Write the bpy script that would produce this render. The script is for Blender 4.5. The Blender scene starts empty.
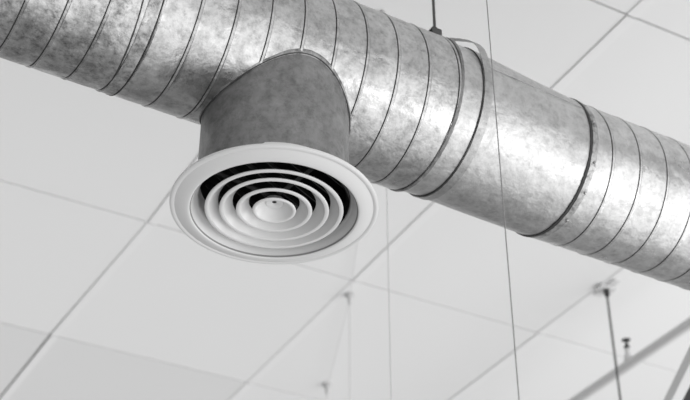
import bpy, bmesh, math, random
from mathutils import Vector, Matrix, noise
random.seed(7)
S = bpy.context.scene
C = S.collection
PI = math.pi
R = math.radians

# ------------------------------------------------------------------ helpers
def link(name, bm, mats, parent=None, smooth=True):
    me = bpy.data.meshes.new(name)
    bmesh.ops.recalc_face_normals(bm, faces=bm.faces)
    for f in bm.faces: f.smooth = smooth
    bm.to_mesh(me); bm.free()
    for m in (mats if isinstance(mats, (list, tuple)) else [mats]): me.materials.append(m)
    o = bpy.data.objects.new(name, me); C.objects.link(o)
    if parent: o.parent = parent
    if smooth: me.set_sharp_from_angle(angle=R(38))
    return o
def empty(name, label, cat, loc=(0, 0, 0), rotz=0, group=None):
    o = bpy.data.objects.new(name, None); C.objects.link(o)
    o.empty_display_size = .05
    o.location = loc; o.rotation_euler = (0, 0, rotz)
    o['label'] = label; o['category'] = cat
    if group: o['group'] = group
    return o
def tag(o, label, cat, group=None):
    o['label'] = label; o['category'] = cat
    if group: o['group'] = group
    return o
def box(bm, x0, x1, y0, y1, z0, z1, mi=0, bev=0):
    v = [bm.verts.new((x, y, z)) for x in (x0, x1) for y in (y0, y1) for z in (z0, z1)]
    fs = [bm.faces.new([v[i] for i in q]) for q in ((0, 1, 3, 2), (4, 6, 7, 5), (0, 4, 5, 1), (2, 3, 7, 6), (0, 2, 6, 4), (1, 5, 7, 3))]
    for f in fs: f.material_index = mi
    if bev:
        es = list({e for f in fs for e in f.edges})
        bmesh.ops.bevel(bm, geom=es, offset=bev, segments=2, affect='EDGES', profile=.5)
def lathe(bm, prof, n=128, closed=False, mi=None, c=(0, 0, 0)):
    """prof: list of (radius, z); mi: list of material index per segment"""
    rings = []
    for r, z in prof:
        if r < 1e-6: rings.append([bm.verts.new((c[0], c[1], c[2] + z))])
        else: rings.append([bm.verts.new((c[0] + r * math.cos(2 * PI * i / n), c[1] + r * math.sin(2 * PI * i / n), c[2] + z)) for i in range(n)])
    m = len(rings)
    for k in range(m if closed else m - 1):
        A, B = rings[k], rings[(k + 1) % m]
        for i in range(n):
            j = (i + 1) % n
            if len(A) == 1 and len(B) == 1: continue
            if len(A) == 1: f = bm.faces.new((A[0], B[i], B[j]))
            elif len(B) == 1: f = bm.faces.new((A[i], A[j], B[0]))
            else: f = bm.faces.new((A[i], A[j], B[j], B[i]))
            if mi: f.material_index = mi[k]
def tube(bm, pts, r, n=10, cap=True, closed=False, mi=0):
    pts = [Vector(p) for p in pts]; m = len(pts); rings = []
    up = None
    for i, p in enumerate(pts):
        a = pts[(i - 1) % m] if (closed or i > 0) else p
        b = pts[(i + 1) % m] if (closed or i < m - 1) else p
        t = (b - a).normalized()
        if up is None: up = t.orthogonal().normalized()
        up = (up - t * up.dot(t)).normalized(); w = t.cross(up)
        rr = r[i] if isinstance(r, (list, tuple)) else r
        rings.append([bm.verts.new(p + (up * math.cos(2 * PI * k / n) + w * math.sin(2 * PI * k / n)) * rr) for k in range(n)])
    for i in range(m if closed else m - 1):
        A, B = rings[i], rings[(i + 1) % m]
        for k in range(n):
            f = bm.faces.new((A[k], A[(k + 1) % n], B[(k + 1) % n], B[k])); f.material_index = mi
    if cap and not closed:
        bm.faces.new(rings[0]).material_index = mi; bm.faces.new(rings[-1][::-1]).material_index = mi

# ------------------------------------------------------------------ materials
def mat(name):
    m = bpy.data.materials.new(name); m.use_nodes = True
    nt = m.node_tree; b = nt.nodes['Principled BSDF']
    return m, nt, b
def N(nt, t, **k):
    n = nt.nodes.new(t)
    for a, v in k.items():
        if a in n.inputs.keys(): n.inputs[a].default_value = v
        else: setattr(n, a, v)
    return n
def ramp(nt, src, stops):
    r = nt.nodes.new('ShaderNodeValToRGB')
    while len(r.color_ramp.elements) < len(stops): r.color_ramp.elements.new(.5)
    for e, (p, c) in zip(r.color_ramp.elements, stops):
        e.position = p; e.color = (c, c, c, 1)
    nt.links.new(src, r.inputs[0]); return r.outputs[0]
def mix(nt, f, a, b, mode='MIX'):
    m = nt.nodes.new('ShaderNodeMix'); m.data_type = 'RGBA'; m.blend_type = mode
    for sock, v in ((m.inputs[0], f), (m.inputs[6], a), (m.inputs[7], b)):
        if isinstance(v, (int, float)): sock.default_value = v if sock == m.inputs[0] else (v, v, v, 1)
        else: nt.links.new(v, sock)
    return m.outputs[2]
def plain(name, c, rough=.5, metal=0, bump=0, scale=40):
    m, nt, b = mat(name)
    b.inputs['Base Color'].default_value = (c, c, c, 1)
    b.inputs['Roughness'].default_value = rough; b.inputs['Metallic'].default_value = metal
    if bump:
        tc = N(nt, 'ShaderNodeTexCoord'); n = N(nt, 'ShaderNodeTexNoise', Scale=scale, Detail=4.0)
        nt.links.new(tc.outputs['Object'], n.inputs['Vector'])
        bp = N(nt, 'ShaderNodeBump', Strength=bump, Distance=.002)
        nt.links.new(n.outputs[0], bp.inputs['Height']); nt.links.new(bp.outputs[0], b.inputs['Normal'])
        nt.links.new(ramp(nt, n.outputs[0], [(.3, c * .93), (.7, c * 1.05)]), b.inputs['Base Color'])
    return m
def galvanised(name, lo, hi, r0, r1, metal=1.0, dents=.34, stain=.35, blotch=5.0, stain_scale=9.0, patches=.25):
    """zinc sheet: broad blotches, fine spangle, smears, shallow dents"""
    m, nt, b = mat(name)
    tc = N(nt, 'ShaderNodeTexCoord'); V = tc.outputs['Object']
    def noi(scale, detail=5.0, rough=.55, dist=0.0, vec=V):
        n = N(nt, 'ShaderNodeTexNoise', Scale=scale, Detail=detail, Roughness=rough, Distortion=dist)
        nt.links.new(vec, n.inputs['Vector']); return n.outputs[0]
    big = noi(blotch, 6.0, .6, .15)
    col = ramp(nt, big, [(.30, lo), (.52, (lo + hi) / 2), (.70, hi)])
    vo = N(nt, 'ShaderNodeTexVoronoi', Scale=55.0); nt.links.new(V, vo.inputs['Vector'])
    sp = ramp(nt, vo.outputs['Color'], [(0.0, .93), (1.0, 1.05)])
    col = mix(nt, 1.0, col, sp, 'MULTIPLY')
    mp = N(nt, 'ShaderNodeMapping'); mp.inputs['Scale'].default_value = (1, 1, .28)
    nt.links.new(V, mp.inputs['Vector'])
    st = ramp(nt, noi(stain_scale, 8.0, .74, .3, mp.outputs[0]), [(.56, 0.0), (.66, 1.0)])
    fine = ramp(nt, noi(70.0, 5.0, .7, .5), [(.40, 0.0), (.75, 1.0)])
    patch = ramp(nt, noi(blotch * 2.6, 9.0, .70, .25), [(.36, 0.0), (.49, .75), (.62, 1.0)])
    col = mix(nt, 1.0, col, mix(nt, patch, 1.0 - patches, 1.0), 'MULTIPLY')
    grit = ramp(nt, noi(46.0, 8.0, .80, .1), [(.34, 1.0 - patches * 1.3), (.50, 1.0), (.66, 1.0 + patches * .5)])
    col = mix(nt, 1.0, col, grit, 'MULTIPLY')
    sm = mix(nt, 1.0, st, fine, 'MULTIPLY')
    smx = N(nt, 'ShaderNodeMath', operation='MULTIPLY'); smx.inputs[1].default_value = stain
    nt.links.new(sm, smx.inputs[0])
    col = mix(nt, smx.outputs[0], col, lo * .45)
    nt.links.new(col, b.inputs['Base Color'])
    b.inputs['Metallic'].default_value = metal
    rg = ramp(nt, noi(14.0, 6.0, .65, .2), [(.3, r0), (.7, r1)])
    nt.links.new(rg, b.inputs['Roughness'])
    bp = N(nt, 'ShaderNodeBump', Strength=dents, Distance=.02)
    nt.links.new(noi(11.0, 4.0, .55, .2), bp.inputs['Height'])
    bp2 = N(nt, 'ShaderNodeBump', Strength=.30, Distance=.003)
    nt.links.new(noi(60.0, 5.0, .65), bp2.inputs['Height']); nt.links.new(bp.outputs[0], bp2.inputs['Normal'])
    nt.links.new(bp2.outputs[0], b.inputs['Normal'])
    return m

M_duct = galvanised('galvanised_duct_sheet', .44, .62, .24, .44, stain=.95, patches=.48)
M_mid = galvanised('galvanised_middle_sheet', .48, .60, .25, .42, stain=.8, patches=.28, blotch=6)
M_reducer = galvanised('galvanised_reducer_sheet', .52, .60, .30, .46, stain=.45, blotch=7, patches=.18)
M_right = galvanised('galvanised_right_sheet', .56, .68, .24, .40, stain=.35, patches=.2)
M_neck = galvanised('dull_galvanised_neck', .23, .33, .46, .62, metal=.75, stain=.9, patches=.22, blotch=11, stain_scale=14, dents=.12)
M_collar = galvanised('smeared_collar_sheet', .34, .64, .36, .55, metal=.9, stain=1.0, blotch=14, stain_scale=26, patches=.55)
M_seam = plain('dirt_in_seam', .07, .7, .3)
M_seam2 = plain('fold_edge_shade', .24, .6, .6)  # thin darker line, shade at the foot of the seam fold put into colour
M_seal = plain('dark_sealant', .035, .6, 0, .6, 120)
M_seal2 = galvanised('smeared_sealant', .14, .36, .5, .7, metal=.3, stain=.9, blotch=30, stain_scale=40)
M_flange = galvanised('neck_flange_sheet', .28, .42, .45, .6, stain=.7, patches=.5, blotch=14)
M_strap = galvanised('strap_steel', .38, .52, .4, .55, stain=.3)
M_rod = plain('threaded_rod_steel', .10, .45, .8, .3, 200)
M_white = plain('white_enamel', .68, .30)
M_black = plain('neck_inside_shade_black', .012, .8)  # interior shade of the neck put into the colour
M_damper = plain('dark_damper_metal', .035, .5, .4)
M_wire = plain('grey_wire', .28, .5, .3)
M_palewire = plain('pale_wire', .62, .6)
M_hook = plain('pale_hook', .5, .6)
M_pipe = plain('grey_painted_pipe', .66, .45, .1)
M_beam = plain('white_painted_steel', .82, .5)
M_gasket = plain('grey_gasket', .22, .6)
M_dark = plain('dark_metal', .05, .5, .3)
M_screw = plain('screw_hole_black', .01, .6)
M_tile = plain('white_ceiling_board', .80, .9)
M_tile2 = plain('greyer_ceiling_board', .735, .9)
M_tee = plain('white_ceiling_runner', .82, .8)
M_void = plain('grey_void_above_panels', .40, .9)
M_floor = plain('pale_concrete_floor', .50, .6, .1, 3)

# ------------------------------------------------------------------ layout (metres)
DISC = Vector((-.1712, 2.7141, 3.4768))           # centre of the diffuser's lower plane
ANG = R(29.7)                                     # direction of the duct in plan
CAM_Z = 1.6
D = Vector((math.cos(ANG), math.sin(ANG), 0)); Nn = Vector((-math.sin(ANG), math.cos(ANG), 0))
AX = Vector((-.1735, 2.7181, 3.9417))             # duct axis point above the diffuser
CEIL = 5.5

# local frame of the duct: x along the axis, y across (away from camera), z up
duct = empty('spiral_air_duct', 'large round galvanised spiral air duct crossing under the white ceiling', 'air duct', AX, ANG)

def ring_pt(s, phi, r, dy=0, dz=0):
    a = R(phi)
    return Vector((s, -r * math.sin(a) + dy, -r * math.cos(a) + dz))

def spiral(sA, sB, s0, p, r, name, m, dz=0, seam_light=True, nphi=144):
    """spiral lock-seam tube: panels of width p with a folded seam between them"""
    bm = bmesh.new()
    us = [(0, 0), (.0006, -.0014), (.0024, -.0014), (.0030, .0016), (.0082, .0021), (.0100, .0006), (.0109, .0004), (.0125, 0)]
    us = [(a / p, b) for a, b in us] + [(.25, .0003), (.5, .0006), (.8, .0004), (1, 0)]
    k0 = int(math.floor((sA - s0) / p)) - 1; k1 = int(math.ceil((sB - s0) / p)) + 1
    cols = []
    for k in range(k0, k1):
        for j, (u, h) in enumerate(us[:-1]): cols.append((k + u, h, j))
    rows = []
    for i in range(nphi + 1):
        phi = 360 * i / nphi - 180
        row = []
        for (q, h, j) in cols:
            s = s0 + q * p
            s -= min(1, max(-.3, (s + .3) / .5)) * p * phi / 360
            sc = min(max(s, sA), sB)
            w = .0007 * noise.noise(Vector((s * 9, math.cos(R(phi)) * 2, math.sin(R(phi)) * 2)))
            row.append(bm.verts.new(ring_pt(sc, phi, r + (h if sc == s else 0) + w, 0, dz)))
        rows.append(row)
    for i in range(nphi):
        for c in range(len(cols) - 1):
            a, b, d, e = rows[i][c], rows[i][c + 1], rows[i + 1][c + 1], rows[i + 1][c]
            if (a.co - b.co).length < 1e-6 and (e.co - d.co).length < 1e-6: continue
            f = bm.faces.new((a, b, d, e))
            f.material_index = 1 if cols[c][2] in (0, 1) else 2 if cols[c][2] == 5 else 0
    bmesh.ops.remove_doubles(bm, verts=bm.verts, dist=1e-5)
    bmesh.ops.dissolve_degenerate(bm, edges=bm.edges, dist=1e-5)
    return link(name, bm, [m, M_seam, M_seam2], duct)

def rough_ring(name, prof, m, jit=0, dz=0, n=180, lo=-180, hi=180, mi=None, seed=0, f=6, slope=0.0):
    """ring round the duct with a profile of (s, radius) points, edges uneven by jit"""
    bm = bmesh.new(); rows = []
    for i in range(n + 1):
        phi = lo + (hi - lo) * i / n
        row = []
        for k, (s, r) in enumerate(prof):
            v = Vector((math.cos(R(phi)) * f, math.sin(R(phi)) * f, k * 7.3 + seed))
            js = jit * (noise.noise(v) + .7 * noise.noise(v * 3.1)) if k in (0, len(prof) - 1) or len(prof) < 4 else jit * .6 * noise.noise(v * 2)
            row.append(bm.verts.new(ring_pt(s + js + slope * max(-60, min(120, phi)), phi, r, 0, dz)))
        rows.append(row)
    for i in range(n):
        for c in range(len(prof) - 1):
            fc = bm.faces.new((rows[i][c], rows[i][c + 1], rows[i + 1][c + 1], rows[i + 1][c]))
            if mi: fc.material_index = mi[c]
    if hi - lo >= 360: bmesh.ops.remove_doubles(bm, verts=bm.verts, dist=1e-5)
    return link(name, bm, m, duct)

RD = .2194
spiral(-2.2, -.428, -.522, .090, RD, 'duct_section', M_duct)
rough_ring('joint_collar', [(-.431, RD - .004), (-.430, RD + .0022), (-.4265, RD + .0028), (-.422, RD + .0016), (-.406, RD + .0016), (-.4025, RD + .003), (-.399, RD + .0022), (-.398, RD - .004)], M_collar, .0008)
rough_ring('sealant_ring', [(-.4345, RD - .002), (-.4335, RD + .0016), (-.4305, RD + .002), (-.4295, RD - .002)], M_seal, .0014, seed=3, slope=-.00022)
rough_ring('sealant_ring', [(-.3985, RD - .002), (-.3975, RD + .0032), (-.3955, RD + .0032), (-.3945, RD - .002)], M_seal, .0007, seed=8)
spiral(-.397, .432, -.309, .0935, RD, 'duct_section', M_mid)
# smeared joint where the left-hand duct ends
rough_ring('sealant_ring', [(.4255, RD - .002), (.427, RD + .0022), (.434, RD + .0032), (.4385, RD - .003)], M_seal2, .0022, seed=5, f=9)
rough_ring('sealant_ring', [(.4225, RD - .002), (.4232, RD + .0014), (.4248, RD + .0014), (.4255, RD - .002)], M_seal, .0010, seed=15)
rough_ring('connector_ring', [(.425, RD - .004), (.505, RD - .0055)], M_reducer)
# eccentric reducer
def reducer():
    bm = bmesh.new(); n = 144; m = 24; rows = []
    for j in range(m + 1):
        t = j / m; s = .500 + t * (.862 - .500)
        tt = min(1, max(0, (s - .525) / .31))
        r = .2150 + (.2060 - .2150) * tt; z = -.0225 * tt
        if j == 0: r += .0015
        row = []
        for i in range(n):
            phi = 360 * i / n
            w = .0012 * noise.noise(Vector((s * 7, 2.2 * math.cos(R(phi)), 2.2 * math.sin(R(phi)))))
            row.append(bm.verts.new(ring_pt(s, phi, r + w, 0, z)))
        rows.append(row)
    for j in range(m):
        for i in range(n): bm.faces.new((rows[j][i], rows[j][(i + 1) % n], rows[j + 1][(i + 1) % n], rows[j + 1][i]))
    o = link('reducer', bm, M_reducer, duct)
    sm = bmesh.new(); L = []
    for j in range(25):
        t = j / 24; s = .53 + t * .325; tt = min(1, max(0, (s - .525) / .31))
        L.append(ring_pt(s, 104 + 8 * t, .2150 + (.2060 - .2150) * tt + .0006, 0, -.0225 * tt))
    tube(sm, L, .0016, 6)
    link('lap_seam', sm, M_strap, o)
reducer()
rough_ring('sealant_ring', [(.4985, RD - .006), (.4988, RD - .0026), (.5002, RD - .0024), (.5010, RD - .006)], M_seal, .0004, seed=22)
R2 = .2045; Z2 = -.0235
rough_ring('sealant_ring', [(.8570, R2 - .002), (.8580, R2 + .0040), (.8640, R2 + .0044), (.8665, R2 + .001)], M_seal, .0020, Z2, seed=31, f=10)
rough_ring('joint_collar', [(.8660, R2 - .002), (.8670, R2 + .0028), (.8760, R2 + .0030), (.8860, R2 + .0016), (.8880, R2 - .002)], M_collar, .0020, Z2, seed=41, f=9)
for phi, s in ((98, .874), (62, .879), (38, .882), (12, .880), (118, .872)):
    bm = bmesh.new(); p = ring_pt(s, phi, R2 + .003, 0, Z2)
    bmesh.ops.create_uvsphere(bm, u_segments=12, v_segments=8, radius=.0042, matrix=Matrix.Translation(p))
    link('rivet', bm, M_strap, duct)
spiral(.868, 3.2, .955, .0975, R2, 'duct_section', M_right, Z2)

# hanging strap: hugs the duct below, rises to a loop above it
def strap():
    bm = bmesh.new(); w0, w1 = .502, .526
    tab = [(0, RD - .0022), (98, RD - .0022), (112, .2225), (124, .2310), (135, .2350), (147, .2390), (158, .2500), (170, .2720), (180, .2880)]
    def rad(p):
        p = abs(p)
        for (a0, r0), (a1, r1) in zip(tab, tab[1:]):
            if p <= a1: return r0 + (r1 - r0) * (p - a0) / (a1 - a0)
    path = [ring_pt(0, -180 + 3 * i, rad(-180 + 3 * i)) for i in range(120)]
    top = .288
    m = len(path); rows = []
    for i, p in enumerate(path):
        a = path[i - 1]; b = path[(i + 1) % m]; t = (b - a).normalized(); nr = Vector((0, -t.z, t.y))
        if nr.dot(p) < 0: nr = -nr
        rows.append([bm.verts.new(Vector((x, p.y, p.z)) + nr * h) for x, h in ((w0, 0), (w0, .002), (w1, .002), (w1, 0))])
    for i in range(m):
        A, B = rows[i], rows[(i + 1) % m]
        for c in range(4): bm.faces.new((A[c], A[(c + 1) % 4], B[(c + 1) % 4], B[c]))
    return link('hanging_strap', bm, M_strap, duct), top
_, TOP = strap()

# branch neck with its saddle joint
RN = .1865
def neck():
    bm = bmesh.new(); n = 160
    off = (DISC - AX); oy = off.dot(Nn) + .005; ox = off.dot(D) - .003; oz = off.z
    rows = []; K = 20; sad = []
    for i in range(n):
        a = 2 * PI * i / n
        x = ox + RN * math.cos(a); y = oy + RN * math.sin(a)
        ztop = -math.sqrt(max(RD * RD - y * y, 0)) + .004
        if RD * RD - y * y < 0: ztop = 0
        z0 = oz + .016
        rows.append([bm.verts.new((x, y, z0 + (ztop - z0) * k / K)) for k in range(K + 1)])
        sad.append((a, y, ztop))
    for i in range(n):
        A, B = rows[i], rows[(i + 1) % n]
        for k in range(K): bm.faces.new((A[k], B[k], B[k + 1], A[k + 1]))
    ret = link('branch_neck', bm, M_neck, duct)
    # inner wall, its black colour stands in for the shade inside the neck
    bm = bmesh.new(); rows = []
    for i in range(n):
        a = 2 * PI * i / n; rr = RN - .003
        x = ox + rr * math.cos(a); y = oy + rr * math.sin(a)
        zt = -math.sqrt(max(RD * RD - y * y, 0)) + .002
        rows.append([bm.verts.new((x, y, z)) for z in (oz + .017, zt)])
    for i in range(n): bm.faces.new((rows[i][0], rows[(i + 1) % n][0], rows[(i + 1) % n][1], rows[i][1]))
    link('inner_wall_shade', bm, M_black, ret)
    # saddle flange lying on the duct round the neck
    bm = bmesh.new(); rows = []
    for (a, y, zt) in sad:
        row = []
        for dr, lift in ((-.001, .0025), (.001, .0027), (.003, .0022), (.0060, .0014), (.0063, -.001)):
            rr = RN + dr + .0011 * noise.noise(Vector((math.cos(a) * 5, math.sin(a) * 5, 1))) * (dr > .005)
            px = ox + rr * math.cos(a); py = oy + rr * math.sin(a)
            rad = RD + lift
            pz = -math.sqrt(max(rad * rad - py * py, 1e-6))
            row.append(bm.verts.new((px, py, pz)))
        rows.append(row)
    for i in range(n):
        A, B = rows[i], rows[(i + 1) % n]
        for k in range(4): bm.faces.new((A[k], A[k + 1], B[k + 1], B[k]))
    link('saddle_flange', bm, M_flange, duct)
    bm = bmesh.new(); pts = []
    for (a, y, zt) in sad:
        rr = RN + .0022
        py = oy + rr * math.sin(a); rad = RD + .0026
        pts.append((ox + rr * math.cos(a), py, -math.sqrt(max(rad * rad - py * py, 1e-6))))
    tube(bm, pts, [.0017 + .0009 * noise.noise(Vector((i * .13, 0, 3))) for i in range(n)], 6, closed=True)
    link('sealant_bead', bm, M_seam, duct)
neck()

# ------------------------------------------------------------------ diffuser
dif = empty('ceiling_diffuser', 'white round air diffuser with concentric rings under the short duct neck', 'air diffuser', DISC, 0)
bm = bmesh.new()
prof = [(.2485, .006), (.2512, .0045), (.2522, .001), (.2515, -.0022), (.2490, -.0040), (.2450, -.0044), (.2415, -.0036), (.2400, -.0028),
        (.2385, -.0036), (.2320, -.0066), (.2240, -.0098), (.2150, -.0126), (.2080, -.0138), (.2050, -.0136), (.2032, -.0122), (.2026, -.0100),
        (.1990, -.0040), (.1940, .0060), (.1890, .0140), (.1855, .0240), (.1840, .0600), (.1825, .0600), (.1838, .0235), (.1872, .0150), (.1925, .0100), (.2050, -.0090), (.2150, -.0080), (.2240, -.0050), (.2320, -.0010)]
lathe(bm, prof, 160, closed=True)
link('frame', bm, M_white, dif)
bm = bmesh.new(); lathe(bm, [(.2030, -.0117), (.2035, -.0112), (.2012, -.0078), (.2005, -.0084)], 160, closed=True)
link('gasket_line', bm, M_gasket, dif)
for ro, wdt in ((.167, .030), (.132, .030), (.0915, .029)):
    bm = bmesh.new(); z0 = -.0085; hh = .0235
    p = [(ro, z0 + .003), (ro + .0006, z0 + .0012), (ro, z0), (ro - .002, z0 - .0012), (ro - .0065, z0 - .0014), (ro - .0095, z0 - .0004), (ro - .0110, z0 + .0022),
         (ro - .0140, z0 + .0070), (ro - .0210, z0 + .0150), (ro - wdt, z0 + hh), (ro - wdt - .0010, z0 + hh + .0010), (ro - .0225, z0 + .0165), (ro - .0145, z0 + .0088), (ro - .0060, z0 + .0038)]
    lathe(bm, p, 144, closed=True)
    link('ring', bm, M_white, dif)
bm = bmesh.new(); z0 = -.0085; ro = .0522
p = [(ro, z0 + .003), (ro + .0006, z0 + .0012), (ro, z0), (ro - .002, z0 - .0012), (ro - .0055, z0 - .0014), (ro - .0080, z0 - .0002), (ro - .0092, z0 + .0022),
     (.0380, z0 + .0105), (.0290, z0 + .0185), (.0215, z0 + .0250), (.0210, z0 + .0252)]
p += [(.0208, z0 + .0215), (.0180, z0 + .0205), (.0120, z0 + .0225), (.0062, z0 + .0250), (.0054, z0 + .0260), (.0052, z0 + .0320)]
p += [(.0230, z0 + .0310), (.0310, z0 + .0215), (.0400, z0 + .0120), (.0480, z0 + .0045)]
lathe(bm, p, 96, closed=True)
cup = link('centre_cone', bm, M_white, dif)
bm = bmesh.new(); lathe(bm, [(0, z0 + .0262), (.0053, z0 + .0262), (.0053, z0 + .031), (0, z0 + .031)], 24)
link('screw', bm, M_screw, cup)
for k in range(2):
    bm = bmesh.new(); box(bm, -.183, .183, -.006, .006, .030, .033)
    bmesh.ops.rotate(bm, verts=bm.verts, cent=(0, 0, 0), matrix=Matrix.Rotation(R(38 + 90 * k), 3, 'Z'))
    link('support_bar', bm, M_damper, dif, False)
for k in range(-3, 4):
    x = k * .045; L = math.sqrt(.178 ** 2 - x * x) - .004
    bm = bmesh.new(); box(bm, -.021, .021, -L, L, -.0008, .0008)
    bmesh.ops.rotate(bm, verts=bm.verts, cent=(0, 0, 0), matrix=Matrix.Rotation(R(62), 3, 'Y'))
    bmesh.ops.translate(bm, verts=bm.verts, vec=(x, 0, .068))
    bmesh.ops.rotate(bm, verts=bm.verts, cent=(0, 0, 0), matrix=Matrix.Rotation(R(-35), 3, 'Z'))
    link('damper_blade', bm, M_damper, dif, False)

# ------------------------------------------------------------------ ceiling
CA = R(28.3)
cd = Vector((math.cos(CA), math.sin(CA), 0)); cn = Vector((-math.sin(CA), math.cos(CA), 0))
colx = [-9.27, -8.05, -6.82, -5.59, -4.36, -3.13, -1.90, -.66, .57, 1.80, 3.04, 4.26, 5.49, 6.72, 7.95, 9.18, 10.4]
rowy = [-6.44, -4.04, -1.64, .76, 3.16, 5.555, 6.915, 9.31, 11.7, 14.1]
def cx(i, j):
    return colx[i] + ({4: .055, 5: .050, 6: -.020, 7: -.08}.get(j, 0) if i == 9 else 0)
def quadbox(bm, xa0, xa1, xb0, xb1, y0, y1, z0, z1, mi=0):
    v = [bm.verts.new(q) for z in (z0, z1) for q in ((xa0, y0, z), (xa1, y0, z), (xb1, y1, z), (xb0, y1, z))]
    for q in ((3, 2, 1, 0), (4, 5, 6, 7), (0, 1, 5, 4), (1, 2, 6, 5), (2, 3, 7, 6), (3, 0, 4, 7)): bm.faces.new([v[k] for k in q]).material_index = mi
bm = bmesh.new()
for i in range(len(colx) - 1):
    for j in range(len(rowy) - 1):
        rnd = random.Random(i * 31 + j)
        g = .0055
        x0 = colx[i] + .012; x1 = colx[i + 1] - .004; y0 = rowy[j] + g; y1 = rowy[j + 1] - g
        dy = {(10, 3): -.0, (9, 4): .0}.get((i, j), 0)
        dark = 1 if (j == 6 and colx[i] < 3.0) or (j == 7 and rnd.random() < .4) else 0
        lift = rnd.uniform(0, .0015)
        quadbox(bm, cx(i, j) + .012, cx(i + 1, j) - .004, cx(i, j + 1) + .012, cx(i + 1, j + 1) - .004, y0, y1, lift, .02 + lift, dark)
box(bm, colx[0], colx[-1], rowy[0], rowy[-1], .035, .06, 2)
for f in bm.faces:
    if f.material_index > 2: f.material_index = 0
ceil = link('ceiling', bm, [M_tile, M_tile2, M_void], None, False)
ceil.location = (0, 0, CEIL); ceil.rotation_euler = (0, 0, CA); ceil['kind'] = 'structure'
gaps = {(9, 5): (.003, .009), (9, 4): (.001, .003), (10, 3): (.005, .001), (10, 2): (.006, .006), (9, 6): (.009, .004), (10, 6): (.002, .002)}
# runners under the panel joints (one strip per column line, broken at the rows)
n = 0
for i, x in enumerate(colx[1:-1]):
    n += 1
    bm = bmesh.new()
    for j in range(len(rowy) - 1):
        sh = .003 * (((i * 7 + j * 5) % 3) - 1)
        w0, w1 = gaps.get((i + 1, j), (-.0012, -.0012))
        ya, yb = rowy[j] + .006, rowy[j + 1] - .006
        xa, xb = cx(i + 1, j) + sh, cx(i + 1, j + 1) + sh
        quadbox(bm, xa - .003 + w0, xa + .046, xb - .003 + w1, xb + .046, ya, yb, -.0045, .0145)
    t = link('trim_%d' % n, bm, [M_tee, M_void], None, False)
    t.location = (0, 0, CEIL); t.rotation_euler = (0, 0, CA); t['kind'] = 'structure'

# ------------------------------------------------------------------ hangers, wires
def rod_mesh(bm, x, y, z0, z1, r):
    # threaded rod
    n = 10; L = z1 - z0; k = 60
    lathe(bm, [(r * (1 + .07 * (i % 2)), z0 + L * i / k) for i in range(k + 1)], n, c=(x, y, 0))
def nut(bm, x, y, z, r, h):
    bmesh.ops.create_cone(bm, cap_ends=True, segments=6, radius1=r, radius2=r, depth=h, matrix=Matrix.Translation((x, y, z)))

# rod above the strap loop
hp = AX + D * .500
hz = AX.z + TOP + .014
h1 = empty('hanger_rod', 'dark threaded rod with a clip holding the loop of the duct strap', 'hanger rod', (hp.x, hp.y, hz), ANG)
bm = bmesh.new(); rod_mesh(bm, 0, 0, .004, CEIL - hz - .002, .0042); link('rod', bm, M_rod, h1)
bm = bmesh.new()
box(bm, -.0160, .0160, -.013, -.009, -.006, .034, bev=.0008); box(bm, -.0160, .0160, .009, .013, -.006, .034, bev=.0008)
box(bm, -.0160, .0160, -.013, .013, .030, .034, bev=.0008)
link('clip', bm, M_rod, h1, False)
bm = bmesh.new(); nut(bm, 0, 0, .0375, .0095, .007); nut(bm, 0, 0, .026, .0095, .007); link('nut', bm, M_rod, h1, False)

# rod dropping from a ceiling runner on the right
h2 = empty('hanger_rod', 'dark rod dropping from a bracket on the ceiling runner in front of the sprinkler pipe', 'hanger rod', (1.430, 6.401, CEIL), CA)
bm = bmesh.new(); rod_mesh(bm, 0, 0, -2.6, -.02, .0058); link('rod', bm, M_rod, h2)
bm = bmesh.new(); box(bm, -.055, .050, -.030, .030, -.020, -.0072, bev=.002); box(bm, -.025, .025, .045, .085, -.014, -.0072, bev=.002); box(bm, -.022, .022, -.100, -.03, -.014, -.0072, bev=.002)
link('bracket', bm, M_pipe, h2, False)
bm = bmesh.new(); lathe(bm, [(0, -.062), (.010, -.062), (.015, -.050), (.015, -.028), (.018, -.020), (0, -.020)], 16); link('socket', bm, M_dark, h2)

def drop_wire(name, x, y, z1, z0, r, m, label, knob=None, group=None):
    e = empty(name, label, 'wire', (x, y, z1), 0, group)
    bm = bmesh.new(); tube(bm, [(0, 0, 0), (0, 0, (z0 - z1) / 2), (0, 0, z0 - z1)], r, 8); link('wire', bm, m, e)
    bm = bmesh.new()
    k = knob or .006
    lathe(bm, [(0, -.001), (k * 1.6, -.001), (k * 1.6, -k * .6), (k * .8, -k * 1.4), (k * .5, -k * 4), (0, -k * 4)], 16)
    link('ceiling_hook', bm, M_hook, e)
    return e
drop_wire('hanging_wire', .3412, 2.4165, CEIL - .001, 1.2, .0013, M_wire, 'long thin dark wire hanging straight down in front of the duct')
drop_wire('hanging_wire', .1575, 4.2008, CEIL - .001, 1.5, .0018, M_palewire, 'pale thin wire hanging behind the right edge of the diffuser', .006)
drop_wire('hanging_wire', .0250, 6.470, CEIL - .008, 2.0, .0028, M_palewire, 'faint pale wire dropping from a small ceiling hook below the diffuser', .015)
drop_wire('hanging_wire', -.111, 7.549, CEIL - .001, 2.6, .0026, M_palewire, 'short faint wire on the lowest small ceiling hook, at the bottom edge below the diffuser', .017)
bm = bmesh.new(); tube(bm, [(.0723, 5.80, CEIL - .012), (.0250, 6.47, CEIL - .034), (-.111, 7.549, CEIL - .040)],   .0018, 8)
tag(link('ceiling_cable', bm, M_palewire), 'thin pale cable running along the ceiling between the two small hooks', 'cable')

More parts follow.
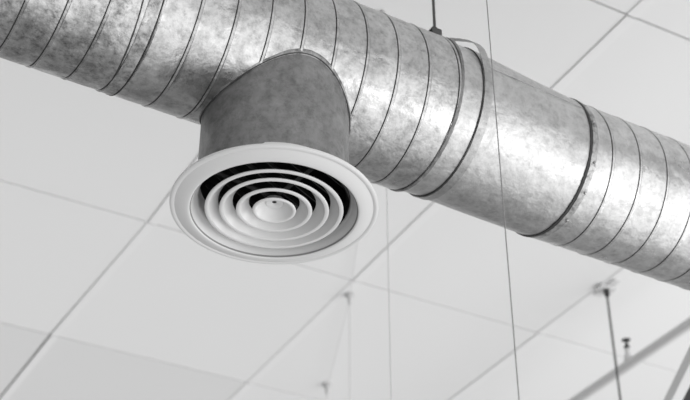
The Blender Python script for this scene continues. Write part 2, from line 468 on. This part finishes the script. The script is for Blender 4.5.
# ------------------------------------------------------------------ sprinkler pipe
pd = Vector((-.4708, .8823, 0)); pc = Vector((1.547, 6.56, 5.112))
pipe = empty('sprinkler_pipe', 'grey overhead sprinkler pipe running diagonally below the ceiling at lower right', 'pipe', pc, math.atan2(pd.y, pd.x))
bm = bmesh.new(); tube(bm, [(-4.5, 0, 0), (0, 0, 0), (5, 0, 0)], .026, 28); pipe.scale = (1.117,) * 3; link('pipe_run', bm, M_pipe, pipe)
sx = .012
bm = bmesh.new(); tube(bm, [(sx - .045, 0, 0), (sx + .045, 0, 0)], .0268, 28)
tube(bm, [(sx, 0, .020), (sx, 0, .050)], [.024, .019], 20); link('tee_fitting', bm, M_pipe, pipe)
sp = bmesh.new()
lathe(sp, [(0, .045), (.015, .045), (.013, .085), (.011, .090), (0, .090)], 20, c=(sx, 0, 0))
nip = link('sprinkler_head', sp, M_pipe, pipe)
sp = bmesh.new()
lathe(sp, [(0, .088), (.013, .088), (.015, .094), (.014, .102), (.008, .108), (.003, .113), (.0025, .138), (0, .138)], 20, c=(sx, 0, 0))
for sgn in (-1, 1):
    tube(sp, [(sx + sgn * .012, 0, .100), (sx + sgn * .011, 0, .116), (sx + sgn * .003, 0, .128)], .0016, 8)
link('sprinkler_frame', sp, M_dark, nip)
sp = bmesh.new(); lathe(sp, [(0, .137), (.014, .137), (.022, .135), (.022, .137), (.014, .140), (0, .140)], 24, c=(sx, 0, 0))
link('deflector', sp, M_dark, nip)

# ------------------------------------------------------------------ corner beam
bp = Vector((1.392, 5.0, 4.20))
beam = empty('steel_beam', 'white painted steel beam with a dark slot cutting the lower right corner', 'beam', bp, R(1.8))
bm = bmesh.new(); box(bm, -.024, -.018, -5, 4, -.02, .045, bev=.0015); link('web', bm, M_pipe, beam, False)
bm = bmesh.new(); box(bm, -.030, .016, -5, 4, -.026, -.020, bev=.0015); link('flange', bm, M_beam, beam, False)
bm = bmesh.new(); box(bm, .018, .060, -5, 4, -.018, .04, bev=.002); link('inner_channel', bm, M_dark, beam, False)

# ------------------------------------------------------------------ light
w = bpy.data.worlds.new('World'); S.world = w; w.use_nodes = True
nt = w.node_tree; bg = nt.nodes['Background']
tc = N(nt, 'ShaderNodeTexCoord')
def lobe(d, stops):
    v = Vector(d).normalized()
    dp = N(nt, 'ShaderNodeVectorMath', operation='DOT_PRODUCT'); dp.inputs[1].default_value = v
    nt.links.new(tc.outputs['Generated'], dp.inputs[0])
    mr = N(nt, 'ShaderNodeMapRange'); mr.inputs['From Min'].default_value = -1; nt.links.new(dp.outputs['Value'], mr.inputs['Value'])
    r = nt.nodes.new('ShaderNodeValToRGB')
    while len(r.color_ramp.elements) < len(stops): r.color_ramp.elements.new(.5)
    for e_, (p, c) in zip(r.color_ramp.elements, stops): e_.position = p; e_.color = (c, c, c, 1)
    r.color_ramp.interpolation = 'EASE'
    nt.links.new(mr.outputs[0], r.inputs[0]); return r.outputs[0]
base = lobe((1, -.62, 0), [(0.12, .25), (.90, .80)])
hot = lobe((.78, -.26, -.56), [(.74, 0.0), (.97, .66)])
add = N(nt, 'ShaderNodeMix'); add.data_type = 'RGBA'; add.blend_type = 'ADD'; add.inputs[0].default_value = 1
nt.links.new(base, add.inputs[6]); nt.links.new(hot, add.inputs[7])
nt.links.new(add.outputs[2], bg.inputs['Color']); bg.inputs['Strength'].default_value = 1.0
def area(name, loc, target, sx, sy, power):
    l = bpy.data.lights.new(name, 'AREA'); l.shape = 'RECTANGLE'; l.size = sx; l.size_y = sy; l.energy = power
    o = bpy.data.objects.new(name, l); C.objects.link(o); o.location = loc
    o.rotation_euler = (Vector(target) - Vector(loc)).to_track_quat('-Z', 'Y').to_euler()
    return o
area('assumed_right_lamp', (4.6, 1.0, .9), (0, 3.0, 3.7), 1.0, 1.0, 16)  # unseen lamp assumed low on the right, for diffuser shading and duct highlights
area('side_fill_uplight', (5.2, 5.2, 2.6), (2.2, 5.6, 5.5), 2.4, 2.4, 75)  # unseen uplight, added to brighten the ceiling and duct on the right

# ------------------------------------------------------------------ camera
cam = bpy.data.cameras.new('Camera'); co = bpy.data.objects.new('Camera', cam); C.objects.link(co)
co.location = (0, 0, CAM_Z); co.rotation_euler = (R(90 + 35), 0, 0)
cam.sensor_width = 36; cam.lens = 36 * 1365 / 690; cam.clip_end = 200
cam.dof.use_dof = True; cam.dof.focus_distance = 3.35; cam.dof.aperture_fstop = 4.0
S.camera = co
S.view_settings.view_transform = 'Standard'; S.view_settings.look = 'None'
S.view_settings.exposure = 0.14; S.view_settings.gamma = 1.0; S.view_settings.use_curve_mapping = False
